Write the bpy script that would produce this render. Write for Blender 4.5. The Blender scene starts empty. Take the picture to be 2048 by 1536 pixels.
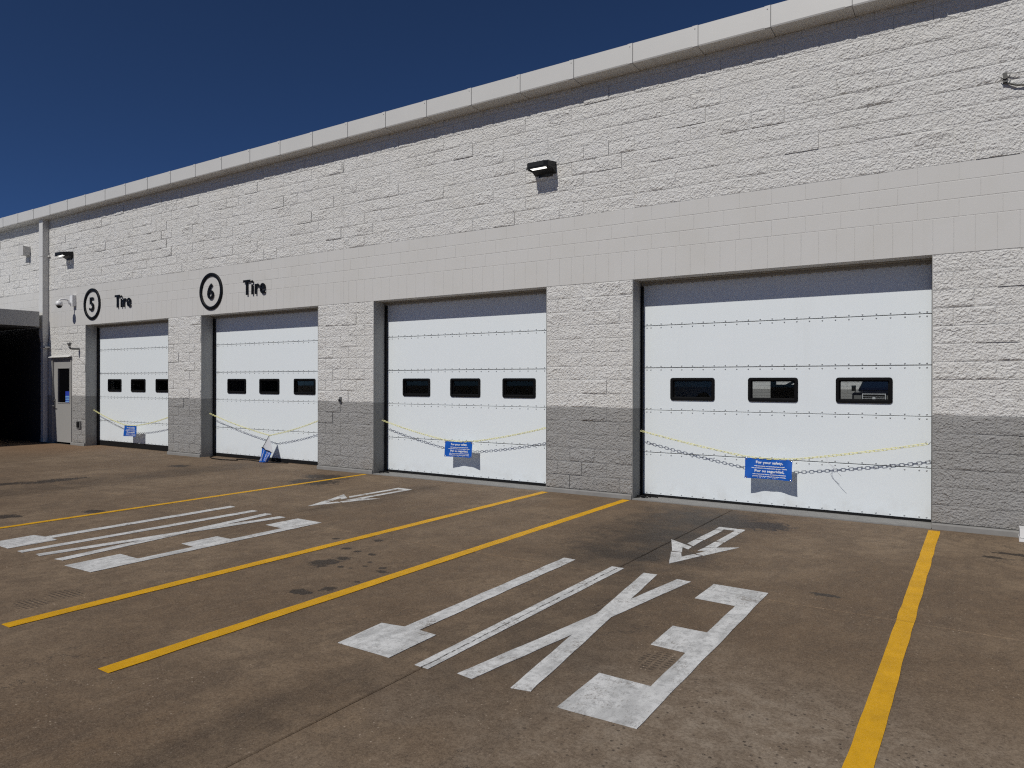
import bpy, math, random
from mathutils import Vector, Matrix, noise
random.seed(7)
sc = bpy.context.scene
COL = sc.collection

# ------------------------------------------------------------------ camera, sky, sun, exposure
cam = bpy.data.cameras.new('camera'); cam_o = bpy.data.objects.new('camera', cam); COL.objects.link(cam_o)
YAW, PITCH, ROLL = 0.579, -0.0018, 0.0019
fw = Vector((-math.sin(YAW)*math.cos(PITCH), math.cos(YAW)*math.cos(PITCH), math.sin(PITCH)))
rt = Vector((math.cos(YAW), math.sin(YAW), 0)); up = rt.cross(fw)
rt, up = rt*math.cos(ROLL)+up*math.sin(ROLL), up*math.cos(ROLL)-rt*math.sin(ROLL)
cam_o.matrix_world = Matrix(((rt.x, up.x, -fw.x, 0), (rt.y, up.y, -fw.y, -9.4864), (rt.z, up.z, -fw.z, 1.5814), (0, 0, 0, 1)))
cam.sensor_width = 36; cam.lens = 1436.5/2048*36; cam.clip_start = .05; cam.clip_end = 2000
sc.camera = cam_o

SUN = Vector((-.11, -1, 1.03)).normalized()             # towards the sun
w = bpy.data.worlds.new('World'); sc.world = w; w.use_nodes = True
nt = w.node_tree; bg = nt.nodes['Background']
sky = nt.nodes.new('ShaderNodeTexSky'); sky.sky_type = 'NISHITA'; sky.sun_disc = False
sky.sun_elevation = math.asin(SUN.z); sky.sun_rotation = math.atan2(SUN.x, SUN.y)
sky.altitude = 8000; sky.air_density = 1.1; sky.dust_density = .0; sky.ozone_density = 10
nt.links.new(sky.outputs[0], bg.inputs[0]); bg.inputs[1].default_value = .072
sl = bpy.data.lights.new('sun', 'SUN'); sl.energy = 4.05; sl.angle = math.radians(.53); sl.color = (1, .965, .91)
so = bpy.data.objects.new('sun', sl); COL.objects.link(so); so.rotation_euler = (-SUN).to_track_quat('-Z', 'Y').to_euler()
so.location = (0, -30, 40)
vs = sc.view_settings; vs.view_transform = 'Standard'; vs.look = 'None'; vs.exposure = -.42; vs.gamma = 1; vs.use_curve_mapping = False
sc.render.engine = 'CYCLES'; sc.cycles.max_bounces = 6; sc.cycles.diffuse_bounces = 3; sc.cycles.use_denoising = False; sc.cycles.use_adaptive_sampling = False; sc.cycles.filter_width = 1.2; sc.cycles.sample_clamp_indirect = 3

# ------------------------------------------------------------------ materials
class M:
    def __init__(s, name):
        s.m = bpy.data.materials.new(name); s.m.use_nodes = True; s.t = s.m.node_tree
        s.b = s.t.nodes['Principled BSDF']; s._pos = None
    def n(s, typ, ins=None, **props):
        nd = s.t.nodes.new('ShaderNode'+typ)
        for k, v in props.items(): setattr(nd, k, v)
        for k, v in (ins or {}).items(): s.set(nd.inputs[k], v)
        return nd
    def set(s, sock, v):
        if isinstance(v, bpy.types.NodeSocket): s.t.links.new(v, sock)
        elif isinstance(v, (tuple, list)) and sock.type == 'RGBA' and len(v) == 3: sock.default_value = (*v, 1)
        else: sock.default_value = v
    def pos(s):
        if not s._pos: s._pos = s.n('NewGeometry').outputs['Position']
        return s._pos
    def xyz(s): return s.n('SeparateXYZ', {0: s.pos()}).outputs
    def math(s, op, a, b=0., c=0., clamp=False):
        return s.n('Math', {0: a, 1: b, 2: c}, operation=op, use_clamp=clamp).outputs[0]
    def noise(s, scale, detail=4., rough=.55, vec=None, dist=0., out=0):
        return s.n('TexNoise', {'Vector': vec or s.pos(), 'Scale': scale, 'Detail': detail, 'Roughness': rough, 'Distortion': dist}).outputs[out]
    def scaled(s, v, add=(0, 0, 0)): return s.n('VectorMath', {0: s.pos(), 1: v, 2: add}, operation='MULTIPLY_ADD').outputs[0]
    def ramp(s, x, a, b, lo=0., hi=1., smooth=True):
        return s.n('MapRange', {'Value': x, 'From Min': a, 'From Max': b, 'To Min': lo, 'To Max': hi}, interpolation_type='SMOOTHSTEP' if smooth else 'LINEAR').outputs[0]
    def mix(s, f, a, b, mode='MIX'):
        nd = s.n('Mix', data_type='RGBA', blend_type=mode); s.set(nd.inputs[0], f); s.set(nd.inputs[6], a); s.set(nd.inputs[7], b)
        return nd.outputs[2]
    def bump(s, h, strength=.5, dist=.01, normal=None):
        d = {'Height': h, 'Strength': strength, 'Distance': dist}
        if normal: d['Normal'] = normal
        return s.n('Bump', d).outputs[0]
    def P(s, **k):
        for a, v in k.items(): s.set(s.b.inputs[a.replace('_', ' ')], v)
        return s.m

def plain(name, col, rough=.5, metal=0., spec=.5, var=.06, scale=6.):
    """one paint with slight unevenness"""
    m = M(name); f = m.noise(scale, 5)
    c = m.mix(f, tuple(x*(1-var) for x in col), tuple(min(1, x*(1+var)) for x in col))
    return m.P(Base_Color=c, Roughness=rough, Metallic=metal, Specular_IOR_Level=spec)

LIGHT, DARK = (.575, .568, .548), (.29, .286, .275)
def wall_paint(name, rough_face, LIGHT=LIGHT, DARK=DARK):
    m = M(name); z = m.xyz()[2]
    wob = m.noise(40, 2)
    z2 = m.math('ADD', z, m.math('MULTIPLY', wob, .004))
    f = m.ramp(z2, 1.2175, 1.2215, smooth=False)
    c = m.mix(f, DARK, LIGHT)
    dirt = m.noise(1.3, 6, .6)
    c = m.mix(m.ramp(dirt, .35, .75), c, m.mix(.55, c, (.93, .92, .89), 'MULTIPLY'))
    streak = m.noise(1, 4, .6, m.scaled((5, 5, .25)))
    c = m.mix(m.ramp(streak, .55, .85, 0, .5), c, m.mix(1., c, (.9, .89, .86), 'MULTIPLY'))
    low = m.math('MULTIPLY', m.ramp(z, .35, -.05), m.ramp(m.noise(3, 5), .3, .7))
    c = m.mix(m.math('MULTIPLY', low, .45), c, (.22, .19, .155))
    if rough_face:
        v = m.n('TexVoronoi', {'Vector': m.n('VectorMath', {0: m.pos(), 1: m.n('VectorMath', {0: m.noise(24, 3, .6, out=1), 1: (.035,)*3}, operation='MULTIPLY').outputs[0]}, operation='ADD').outputs[0], 'Scale': 42.}, feature='F1').outputs[0]
        h = m.math('ADD', m.math('ADD', m.math('MULTIPLY', m.noise(27, 6, .68, dist=.5), 1.), m.math('MULTIPLY', v, .55)), m.math('MULTIPLY', m.noise(13, 3, .6, dist=.8), 1.15))
        nrm = m.bump(h, .85, .027)
    else:
        pits = m.n('TexVoronoi', {'Vector': m.pos(), 'Scale': 95.}).outputs[0]
        h = m.math('ADD', m.math('MULTIPLY', m.ramp(pits, 0, .22), .35), m.noise(130, 3, .6))
        nrm = m.bump(h, .28, .0025)
    return m.P(Base_Color=c, Roughness=.75, Specular_IOR_Level=.25, Normal=nrm)
MAT_SPLIT = wall_paint('painted_split_face_block', True, (.70, .693, .668), (.34, .336, .325))
MAT_SMOOTH = wall_paint('painted_smooth_block', False)

STAINS = [(-5.053,-4.909,.121,.15),(-5.037,-4.689,.086,.07),(-4.495,-5.641,.1,.085),(-4.393,-5.468,.06,.07),(-4.34,-5.197,.03,.022),
 (-4.394,-4.853,.075,.04),(-4.463,-4.753,.04,.04),(-4.912,-4.438,.045,.045),(-5.296,-4.384,.05,.045),(-5.291,-3.952,.05,.045),(-4.818,-4.924,.035,.03),
 (-4.715,-4.908,.028,.02),(-4.646,-4.791,.028,.021),(-4.717,-4.658,.03,.025),(-5.127,-4.42,.045,.035),(-5.729,-4.135,.045,.04),(-2.67,-3.09,.15,.17),
 (-13.0,-3.6,.2,.55),(-13.2,-4.3,.16,.4),(-13.209,-1.225,.25,.18),(-10.0,-5.47,.16,.12),(-9.3,-1.3,.5,.35),(-2.5,-1.0,.45,.4),
 (-9.6,-.75,.5,.3),(-9.47,-4.72,.17,.11),(-2.1,-.9,.3,.25),(-1.9,-7.1,.05,.04),(.3,-1.0,.22,.06),(.1,-1.25,.12,.05),(-1.02,-3.45,.1,.05),(-1.62,-8.2,.04,.03)]
def concrete():
    m = M('stained_concrete'); x, y, z = m.xyz()
    big = m.noise(.42, 6, .62)
    mid = m.noise(2.2, 7, .66)
    fine = m.noise(55, 5, .7)
    grain = m.noise(260, 3, .7)
    c = m.mix(m.ramp(big, .36, .66), (.150, .107, .069), (.25, .196, .140))
    c = m.mix(m.ramp(mid, .38, .68, 0, .6), c, (.112, .08, .054))
    # tyre-worn streaks along the lanes
    st = m.noise(1, 6, .66, m.scaled((3.2, .34, 1)))
    c = m.mix(m.ramp(st, .5, .72, 0, .55), c, (.088, .067, .05))
    st2 = m.noise(1, 6, .7, m.scaled((7.5, .9, 1), (3, 9, 0)))
    c = m.mix(m.ramp(st2, .52, .78, 0, .35), c, (.225, .182, .14))
    mo = m.noise(9, 7, .72); c = m.mix(m.ramp(mo, .42, .62, 0, .42), c, (.088, .066, .048))
    mo2 = m.noise(17, 7, .75, m.scaled((1, .55, 1), (7, 2, 0))); c = m.mix(m.ramp(mo2, .52, .7, 0, .45), c, (.27, .215, .155))
    # greyer, more worn surface towards the near right
    g = m.math('MULTIPLY', m.ramp(m.math('ADD', m.math('MULTIPLY', x, .8), m.math('MULTIPLY', mid, 1.6)), -1.7, .2), m.ramp(m.math('ADD', y, m.math('MULTIPLY', big, 2.4)), -3.6, -5.1))
    c = m.mix(m.math('MULTIPLY', g, m.ramp(mo, .35, .62, .9, .35)), c, (.30, .268, .23))
    # rust tinted run-off by the far corner
    r = m.math('MULTIPLY', m.ramp(x, -16.5, -20), m.ramp(y, -3.2, -.2))
    c = m.mix(m.math('MULTIPLY', r, .55), c, (.235, .135, .07))
    wn = m.noise(5.5, 6, .68)
    wv = m.math('MULTIPLY', m.math('SUBTRACT', wn, .5), 1.7)
    acc = None
    wn2 = m.noise(13, 5, .66, dist=.6); ws = m.math('ADD', m.math('MULTIPLY', m.math('SUBTRACT', wn2, .5), 2.6), m.math('MULTIPLY', wv, .5))
    for (sx, sy, rx, ry) in STAINS:
        v = m.scaled((1/rx, 1/ry, 0), (-sx/rx, -sy/ry, 0))
        l = m.n('VectorMath', {0: v}, operation='LENGTH').outputs[1]
        f = m.ramp(m.math('ADD', l, ws), 1.12, .72)
        acc = f if acc is None else m.math('MAXIMUM', acc, f)
    # greasy lane centres (x, half width, y range)
    for (lx, lw, y0, y1) in [(-2.85, 1.05, -.1, -3.4), (-2.95, .35, -6.4, -8.8), (-2.35, .95, -3.4, -6.2), (-7.3, .45, -.6, -3.0), (-12.3, .9, -.1, -5.5)]:
        a = m.ramp(m.math('ADD', m.math('ABSOLUTE', m.math('SUBTRACT', x, lx)), m.math('MULTIPLY', wv, lw*.7)), lw, lw*.1)
        b = m.math('MULTIPLY', m.ramp(y, y1-.8, y1+.3), m.ramp(y, y0+.2, y0-.3))
        f = m.math('MULTIPLY', m.math('MULTIPLY', a, b), m.ramp(mid, .3, .6, .45, 1.))
        acc = m.math('MAXIMUM', acc, m.math('MULTIPLY', f, 1. if y0 > -1 and lx > -3 else .38))
    c = m.mix(m.math('MULTIPLY', acc, .88), c, (.034, .026, .02))
    # tread prints
    wave = m.n('TexWave', {'Vector': m.pos(), 'Scale': 9., 'Distortion': 1.2, 'Detail': 2.}, bands_direction='Y').outputs[1]
    wx = m.n('TexWave', {'Vector': m.pos(), 'Scale': 6., 'Distortion': .8}, bands_direction='X').outputs[1]
    for (tx, ty, rx, ry) in [(-1.62, -5.42, .11, .17), (-5.95, -6.96, .16, .12), (-5.99, -6.70, .16, .14), (-2.35, -4.6, .1, .2)]:
        v = m.scaled((1/rx, 1/ry, 0), (-tx/rx, -ty/ry, 0))
        l = m.n('VectorMath', {0: v}, operation='LENGTH').outputs[1]
        f = m.math('MULTIPLY', m.ramp(m.math('ADD', l, m.math('MULTIPLY', wv, .5)), 1.1, .75), m.math('MULTIPLY', m.ramp(wave, .35, .6), m.ramp(wx, .1, .3)))
        c = m.mix(m.math('MULTIPLY', f, .85), c, (.045, .035, .028))
    # exposed aggregate: pale specks and dark pits
    vo = m.n('TexVoronoi', {'Vector': m.scaled((1, 1, 0)), 'Scale': 34.}); sp = vo.outputs[0]
    rnd = m.n('SeparateColor', {0: vo.outputs[1]}).outputs[0]
    speck = m.math('MULTIPLY', m.ramp(sp, .2, .1), m.math('GREATER_THAN', rnd, .74))
    patch = m.ramp(m.noise(.9, 5, .65, m.scaled((1, 1, 0), (20, 4, 0))), .42, .62)
    c = m.mix(m.math('MULTIPLY', m.math('MULTIPLY', speck, m.math('MAXIMUM', patch, .25)), .85), c, (.52, .47, .41))
    vp = m.n('TexVoronoi', {'Vector': m.scaled((1, 1, 0), (5, 5, 0)), 'Scale': 27.}); pr = m.n('SeparateColor', {0: vp.outputs[1]}).outputs[1]
    pit = m.math('MULTIPLY', m.ramp(vp.outputs[0], .27, .15), m.math('GREATER_THAN', pr, .55))
    pit = m.math('MULTIPLY', pit, m.math('MAXIMUM', g, m.math('MULTIPLY', patch, .45)))
    c = m.mix(m.math('MULTIPLY', pit, .9), c, (.04, .032, .027))
    c = m.mix(m.ramp(fine, .4, .64, 0, .75), c, m.mix(1., c, (.55, .53, .51), 'MULTIPLY'))
    med = m.noise(120, 4, .8); c = m.mix(m.ramp(med, .52, .7, 0, .55), c, (.33, .285, .235)); c = m.mix(m.ramp(med, .46, .3, 0, .6), c, (.05, .039, .03))
    c = m.mix(m.ramp(grain, .45, .7, 0, .4), c, (.29, .25, .205))
    c = m.mix(m.math('MULTIPLY', acc, .62), c, m.mix(1., c, (.36, .34, .33), 'MULTIPLY'))
    c = m.mix(1., c, (1.05, .965, .865), 'MULTIPLY')
    # hairline cracks and pale scratches
    ck = m.n('TexVoronoi', {'Vector': m.n('VectorMath', {0: m.scaled((.16, .11, 0)), 1: m.n('VectorMath', {0: m.noise(1.4, 6, .7, out=1), 1: (.3,)*3}, operation='MULTIPLY').outputs[0]}, operation='ADD').outputs[0], 'Scale': 1.4}, feature='DISTANCE_TO_EDGE').outputs[0]
    crack = m.math('MULTIPLY', m.ramp(ck, .0022, .0008), m.ramp(m.noise(.7, 3), .48, .56))
    c = m.mix(m.math('MULTIPLY', crack, .75), c, (.04, .033, .028))
    h = m.math('SUBTRACT', m.math('ADD', m.math('MULTIPLY', fine, .6), m.math('MULTIPLY', grain, .5)), m.math('MULTIPLY', pit, 1.))
    rg = m.ramp(acc, 0, 1, .78, .6)
    return m.P(Base_Color=c, Roughness=rg, Specular_IOR_Level=.3, Normal=m.bump(h, .4, .004))
MAT_GROUND = concrete()
def subsoil():
    m = M('joint_filler'); f = m.noise(30, 5, .7)
    return m.P(Base_Color=m.mix(f, (.06, .048, .036), (.15, .122, .095)), Roughness=.9)
MAT_BASE = subsoil()

def road_paint(name, col, under, worn, jointx=()):
    m = M(name); x, y, z = m.xyz()
    a = m.noise(3.2, 7, .7); b = m.noise(48, 5, .75); fine = m.noise(160, 3, .7)
    wear = m.math('ADD', m.math('MULTIPLY', a, .55), m.math('MULTIPLY', b, .45))
    c = m.mix(m.ramp(m.noise(7, 5), .3, .7), tuple(v*.86 for v in col), col)
    c = m.mix(m.ramp(fine, .35, .75, 0, .18), c, tuple(v*.6 for v in col))
    gm = m.noise(1, 5, .6, m.scaled((9, 2.5, 1)))
    c = m.mix(m.ramp(gm, .42, .66, 0, .75*worn), c, tuple(v*.6 for v in col))
    c = m.mix(m.ramp(m.noise(21, 6, .72), .46, .66, 0, .7*worn), c, tuple(v*.48 for v in col))
    c = m.mix(m.ramp(wear, .54, .62, 0, .85*worn), c, under)
    sc_ = m.noise(1, 5, .75, m.scaled((70, 16, 1), (1, 2, 0))); c = m.mix(m.math('MULTIPLY', m.ramp(sc_, .54, .66), m.ramp(a, .38, .58, .05*worn, .85*worn)), c, under)
    for jx in jointx:
        d = m.math('ABSOLUTE', m.math('ADD', m.math('SUBTRACT', x, jx), m.math('MULTIPLY', m.math('SUBTRACT', m.noise(9, 4), .5), .03)))
        c = m.mix(m.math('MULTIPLY', m.ramp(d, .008, .003), m.ramp(m.noise(14, 3), .38, .55)), c, (.05, .042, .036))
    dj = m.math('ABSOLUTE', m.math('ADD', m.math('SUBTRACT', y, -3.81), m.math('MULTIPLY', m.math('SUBTRACT', m.noise(12, 4), .5), .03)))
    c = m.mix(m.ramp(dj, .012, .004, 0, .5), c, tuple(v*.45 for v in col))
    return m.P(Base_Color=c, Roughness=.62, Specular_IOR_Level=.3, Normal=m.bump(m.math('ADD', b, m.math('MULTIPLY', fine, .5)), .4, .003))
MAT_YEL = road_paint('yellow_road_paint', (.76, .405, .004), (.45, .24, .02), .3)
MAT_WHT = road_paint('white_road_paint', (.74, .745, .735), (.2, .175, .15), 1., (-2.72, -7.29))

def door_paint():
    m = M('white_door_skin'); x, y, z = m.xyz()
    c = m.mix(m.noise(1.6, 4), (.735, .785, .805), (.765, .81, .825))
    st = m.noise(1, 5, .6, m.scaled((4, 1, .5)))
    c = m.mix(m.ramp(st, .55, .85, 0, .22), c, (.64, .67, .67))
    d = m.math('MULTIPLY', m.ramp(z, .28, -.05), m.ramp(m.noise(5, 6, .65), .4, .7))
    c = m.mix(m.math('MULTIPLY', d, .3), c, (.5, .48, .44))
    wv = m.noise(1, 2, .5, m.scaled((1.1, 1, 2.4)))
    return m.P(Base_Color=c, Roughness=.42, Specular_IOR_Level=.4, Normal=m.bump(wv, .12, .02))
MAT_DOOR = door_paint()
MAT_BOLT = plain('bolt_metal', (.5, .52, .53), .4)
MAT_COP = plain('cream_metal_coping', (.585, .58, .555), .45, var=.05, scale=2.)
MAT_SPOUT = plain('cream_downspout_paint', (.62, .615, .59), .45)
MAT_BLACK = plain('black_rubber', (.008, .008, .0085), .7, spec=.2)
MAT_FRAME = plain('black_window_plastic', (.004, .004, .0045), .6, spec=.12)
MAT_LAMP = plain('charcoal_lamp_housing', (.011, .012, .013), .5, spec=.3)
MAT_SIGN = plain('black_sign_letters', (.004, .004, .0042), .45, spec=.22)
MAT_JAMB = MAT_SMOOTH
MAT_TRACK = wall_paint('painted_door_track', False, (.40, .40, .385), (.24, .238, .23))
MAT_REVEAL_SHADE = wall_paint('reveal_shade_tone', False, (.40, .40, .385), (.24, .238, .23))  # wall paint toned down on the reveals; recess shade put into the colour
MAT_STEEL = plain('lintel_steel', (.30, .28, .24), .6)
MAT_GALV = plain('weathered_galvanised_metal', (.22, .22, .215), .5, .6)
MAT_GREYDOOR = plain('grey_door_paint', (.335, .33, .315), .5, var=.04)
MAT_CURB = plain('grey_painted_footing', (.235, .23, .218), .8, var=.25, scale=9.)
MAT_CHAIN = plain('yellow_plastic_chain', (.86, .83, .40), .4)
MAT_HOOK = plain('dark_wire', (.09, .088, .08), .45, .4)
MAT_BLUE = plain('blue_vinyl', (.003, .098, .47), .42, var=.12, scale=9.)
MAT_VBACK = plain('pale_vinyl_back', (.62, .63, .65), .5)
MAT_PRINT = plain('white_print', (.80, .82, .86), .5)
MAT_WHITE = plain('white_plastic', (.78, .78, .77), .35)
MAT_BEIGE = plain('beige_box_paint', (.56, .55, .52), .5)
MAT_ROOF = plain('roof_membrane', (.45, .45, .44), .8)
MAT_INT = plain('interior_shade_dark', (.055, .055, .058), .85)  # room darkness put into the wall colour
MAT_BAY_SHADE = plain('bay_shade_dark', (.035, .036, .04), .9)  # near-black colour stands in for the deep shade under the canopy
MAT_CANOPY = plain('grey_canopy_fascia', (.40, .40, .39), .5)
MAT_RED = plain('red_cabinet_paint', (.42, .012, .03), .35)
MAT_TRUCK = plain('navy_truck_paint', (.006, .007, .012), .2)
MAT_CHROME = plain('chrome', (.75, .76, .78), .12, 1.)
MAT_TRIM = plain('bright_grille_trim', (.62, .63, .65), .3)
MAT_TGLASS = plain('tinted_windscreen', (.004, .007, .02), .1)
MAT_TYRE = plain('tyre_rubber', (.02, .02, .02), .8)
MAT_STICK = plain('blue_notice', (.03, .06, .42), .4)
MAT_STICK2 = plain('pale_blue_notice', (.22, .45, .72), .4)
def emit(name, col, e):
    m = M(name); return m.P(Base_Color=col, Emission_Color=col, Emission_Strength=e)
MAT_LED = emit('lit_led_lens', (1, .98, .93), 2.2)
def glass():
    m = M('window_glass'); t = m.t
    tr = m.n('BsdfTransparent', {'Color': (.76, .78, .78, 1)}); gl = m.n('BsdfGlossy', {'Color': (1, 1, 1, 1), 'Roughness': .015})
    fr = m.n('Fresnel', {'IOR': 1.22}); mx = m.n('MixShader', {0: fr.outputs[0], 1: tr.outputs[0], 2: gl.outputs[0]})
    t.links.new(mx.outputs[0], t.nodes['Material Output'].inputs[0]); return m.m
MAT_GLASS = glass()

# ------------------------------------------------------------------ mesh helpers
class MB:
    def __init__(s): s.v = []; s.f = []; s.sm = []
    def add(s, vs, fs, smooth=False):
        o = len(s.v); s.v += [tuple(v) for v in vs]; s.f += [tuple(i+o for i in f) for f in fs]; s.sm += [smooth]*len(fs); return s
    def box(s, x0, x1, y0, y1, z0, z1, skip=''):
        v = [(x, y, z) for x in (x0, x1) for y in (y0, y1) for z in (z0, z1)]
        q = {'-x': (0, 1, 3, 2), '+x': (4, 6, 7, 5), '-y': (0, 4, 5, 1), '+y': (2, 3, 7, 6), '-z': (0, 2, 6, 4), '+z': (1, 5, 7, 3)}
        return s.add(v, [f for k, f in q.items() if k not in skip.split()])
    def cbox(s, x0, x1, y0, y1, z0, z1, b):
        """box with the corners rounded in plan (about z) and slightly chamfered"""
        pts = rrect(x0, x1, y0, y1, b, 4); return s.prism([(p[0], p[1], z0) for p in pts], (0, 0, z1-z0))
    def prism(s, base, ext, smooth=False):
        n = len(base); e = Vector(ext); a = [Vector(p) for p in base]; t = [p+e for p in a]
        nrm = sum(((a[i]-a[0]).cross(a[(i+1) % n]-a[0]) for i in range(1, n)), Vector())
        fs = [tuple(range(n)), tuple(range(2*n-1, n-1, -1))] if nrm.dot(e) < 0 else [tuple(range(n-1, -1, -1)), tuple(range(n, 2*n))]
        sd = [(i, (i+1) % n, n+(i+1) % n, n+i) if nrm.dot(e) >= 0 else (i, n+i, n+(i+1) % n, (i+1) % n) for i in range(n)]
        return s.add(a+t, fs+sd, smooth)
    def tube(s, pts, r, seg=8, closed=False, caps=True):
        pts = [Vector(p) for p in pts]; n = len(pts); rs = r if isinstance(r, (list, tuple)) else [r]*n
        rings = []; ref = None
        for i, p in enumerate(pts):
            if closed: d = pts[(i+1) % n]-pts[i-1]
            else: d = pts[min(i+1, n-1)]-pts[max(i-1, 0)]
            d.normalize()
            if ref is None: ref = Vector((0, 0, 1)) if abs(d.z) < .9 else Vector((1, 0, 0))
            u = d.cross(ref); u.normalize(); w_ = u.cross(d); ref = w_
            rings.append([p+(u*math.cos(2*math.pi*k/seg)+w_*math.sin(2*math.pi*k/seg))*rs[i] for k in range(seg)])
        vs = [q for rg in rings for q in rg]; fs = []
        for i in range(n if closed else n-1):
            j = (i+1) % n
            fs += [(i*seg+k, i*seg+(k+1) % seg, j*seg+(k+1) % seg, j*seg+k) for k in range(seg)]
        s.add(vs, fs, True)
        if caps and not closed:
            o = len(s.v)-len(vs); s.f += [tuple(o+k for k in range(seg-1, -1, -1)), tuple(o+(n-1)*seg+k for k in range(seg))]; s.sm += [False, False]
        return s
    def cyl(s, p, q, r, seg=14, r2=None): return s.tube([p, q], [r, r if r2 is None else r2], seg)
    def grid(s, fn, nu, nv, smooth=True, flip=False):
        vs = [fn(i/nu, j/nv) for j in range(nv+1) for i in range(nu+1)]
        fs = [(j*(nu+1)+i, j*(nu+1)+i+1, (j+1)*(nu+1)+i+1, (j+1)*(nu+1)+i) for j in range(nv) for i in range(nu)]
        return s.add(vs, [f[::-1] for f in fs] if flip else fs, smooth)
    def lathe(s, prof, c, axis=(0, 0, 1), seg=20):
        ax = Vector(axis).normalized(); u = ax.orthogonal().normalized(); w_ = ax.cross(u); c = Vector(c)
        vs = [c+ax*h+(u*math.cos(2*math.pi*k/seg)+w_*math.sin(2*math.pi*k/seg))*r for r, h in prof for k in range(seg)]
        fs = [(i*seg+k, i*seg+(k+1) % seg, (i+1)*seg+(k+1) % seg, (i+1)*seg+k) for i in range(len(prof)-1) for k in range(seg)]
        return s.add(vs, fs, True)
    def mesh(s, name, mat, off=(0, 0, 0)):
        me = bpy.data.meshes.new(name)
        me.from_pydata([(v[0]-off[0], v[1]-off[1], v[2]-off[2]) for v in s.v], [], s.f)
        me.polygons.foreach_set('use_smooth', s.sm); me.materials.append(mat); me.update(); return me
def rrect(x0, x1, y0, y1, r, n=4):
    out = []
    for cx, cy, a0 in ((x1-r, y1-r, 0), (x0+r, y1-r, 90), (x0+r, y0+r, 180), (x1-r, y0+r, 270)):
        out += [(cx+r*math.cos(math.radians(a0+90*k/n)), cy+r*math.sin(math.radians(a0+90*k/n))) for k in range(n+1)]
    return out
def base_of(p):
    while p.parent: p = p.parent
    return p.location
def link(o, parent=None):
    COL.objects.link(o)
    if parent: o.parent = parent
    return o
def obj(name, mb, mat, parent=None):
    off = base_of(parent) if parent else (0, 0, 0)
    return link(bpy.data.objects.new(name, mb.mesh(name, mat, off)), parent)
def tag(o, label=None, cat=None, group=None, kind=None):
    for k, v in (('label', label), ('category', cat), ('group', group), ('kind', kind)):
        if v: o[k] = v
    return o
def thing(name, loc, label, cat, group=None):
    o = bpy.data.objects.new(name, None); o.location = loc; o.empty_display_size = .2
    return tag(link(o), label, cat, group)
def text_mesh(body, size, offset=0., extrude=0., align='LEFT', space=1.):
    cu = bpy.data.curves.new('text', 'FONT'); cu.body = body; cu.size = size; cu.offset = offset; cu.extrude = extrude
    cu.align_x = align; cu.space_character = space; cu.resolution_u = 4
    o = bpy.data.objects.new('text', cu); me = bpy.data.meshes.new_from_object(o)
    vs = [v.co.copy() for v in me.vertices]; fs = [tuple(p.vertices) for p in me.polygons]
    bpy.data.objects.remove(o); bpy.data.curves.remove(cu); bpy.data.meshes.remove(me)
    return vs, fs

# ------------------------------------------------------------------ pavement
GZ = -.075; C = .2032; HEAD = 15*C; BAND = 20*C; TOP = 30*C
JAMBS = [(-19.344, -15.623), (-14.373, -10.637), (-9.19, -5.568), (-4.154, -.468)]
pav = obj('pavement', MB().box(-300, 300, -300, 300, GZ-.6, GZ-.009), MAT_BASE); tag(pav, kind='structure')
xs = [-2.72+4.57*k for k in range(-8, 4)]; ys = [-.035, -3.81, -8.38, -12.95, -17.52]
for i in range(len(xs)-1):
    for j in range(len(ys)-1):
        g = .0032; b = MB(); x0, x1, y0, y1 = xs[i]+g, xs[i+1]-g, ys[j+1]+g, ys[j]-(g if j else 0)
        dz = random.uniform(-.0015, .0015)
        # slightly wandering sawn edges, eased arris
        def edge(p, q):
            return [(p[0]+(q[0]-p[0])*t/24+random.uniform(-.0022, .0022), p[1]+(q[1]-p[1])*t/24+random.uniform(-.0022, .0022)) for t in range(24)]
        ring = edge((x0, y0), (x1, y0))+edge((x1, y0), (x1, y1))+edge((x1, y1), (x0, y1))+edge((x0, y1), (x0, y0))
        cx, cy = (x0+x1)/2, (y0+y1)/2; n = len(ring)
        top = [(cx+(x-cx)*(1-.003), cy+(y-cy)*(1-.003), GZ+dz) for x, y in ring]; sh = [(x, y, GZ+dz-.005) for x, y in ring]; bt = [(x, y, GZ-.1) for x, y in ring]
        b.add(top+sh+bt, [tuple(range(n))]+[(k+n, (k+1) % n+n, (k+1) % n, k) for k in range(n)]+[(k+2*n, (k+1) % n+2*n, (k+1) % n+n, k+n) for k in range(n)])
        obj('concrete_slab', b, MAT_GROUND, pav)
for k, (a, b_) in enumerate(JAMBS): obj('door_sill', MB().box(a+.008, b_-.008, -.032, .75, GZ-.1, -.062 if k > 1 else -.071), MAT_CURB if k > 1 else MAT_GROUND, pav)

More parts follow.
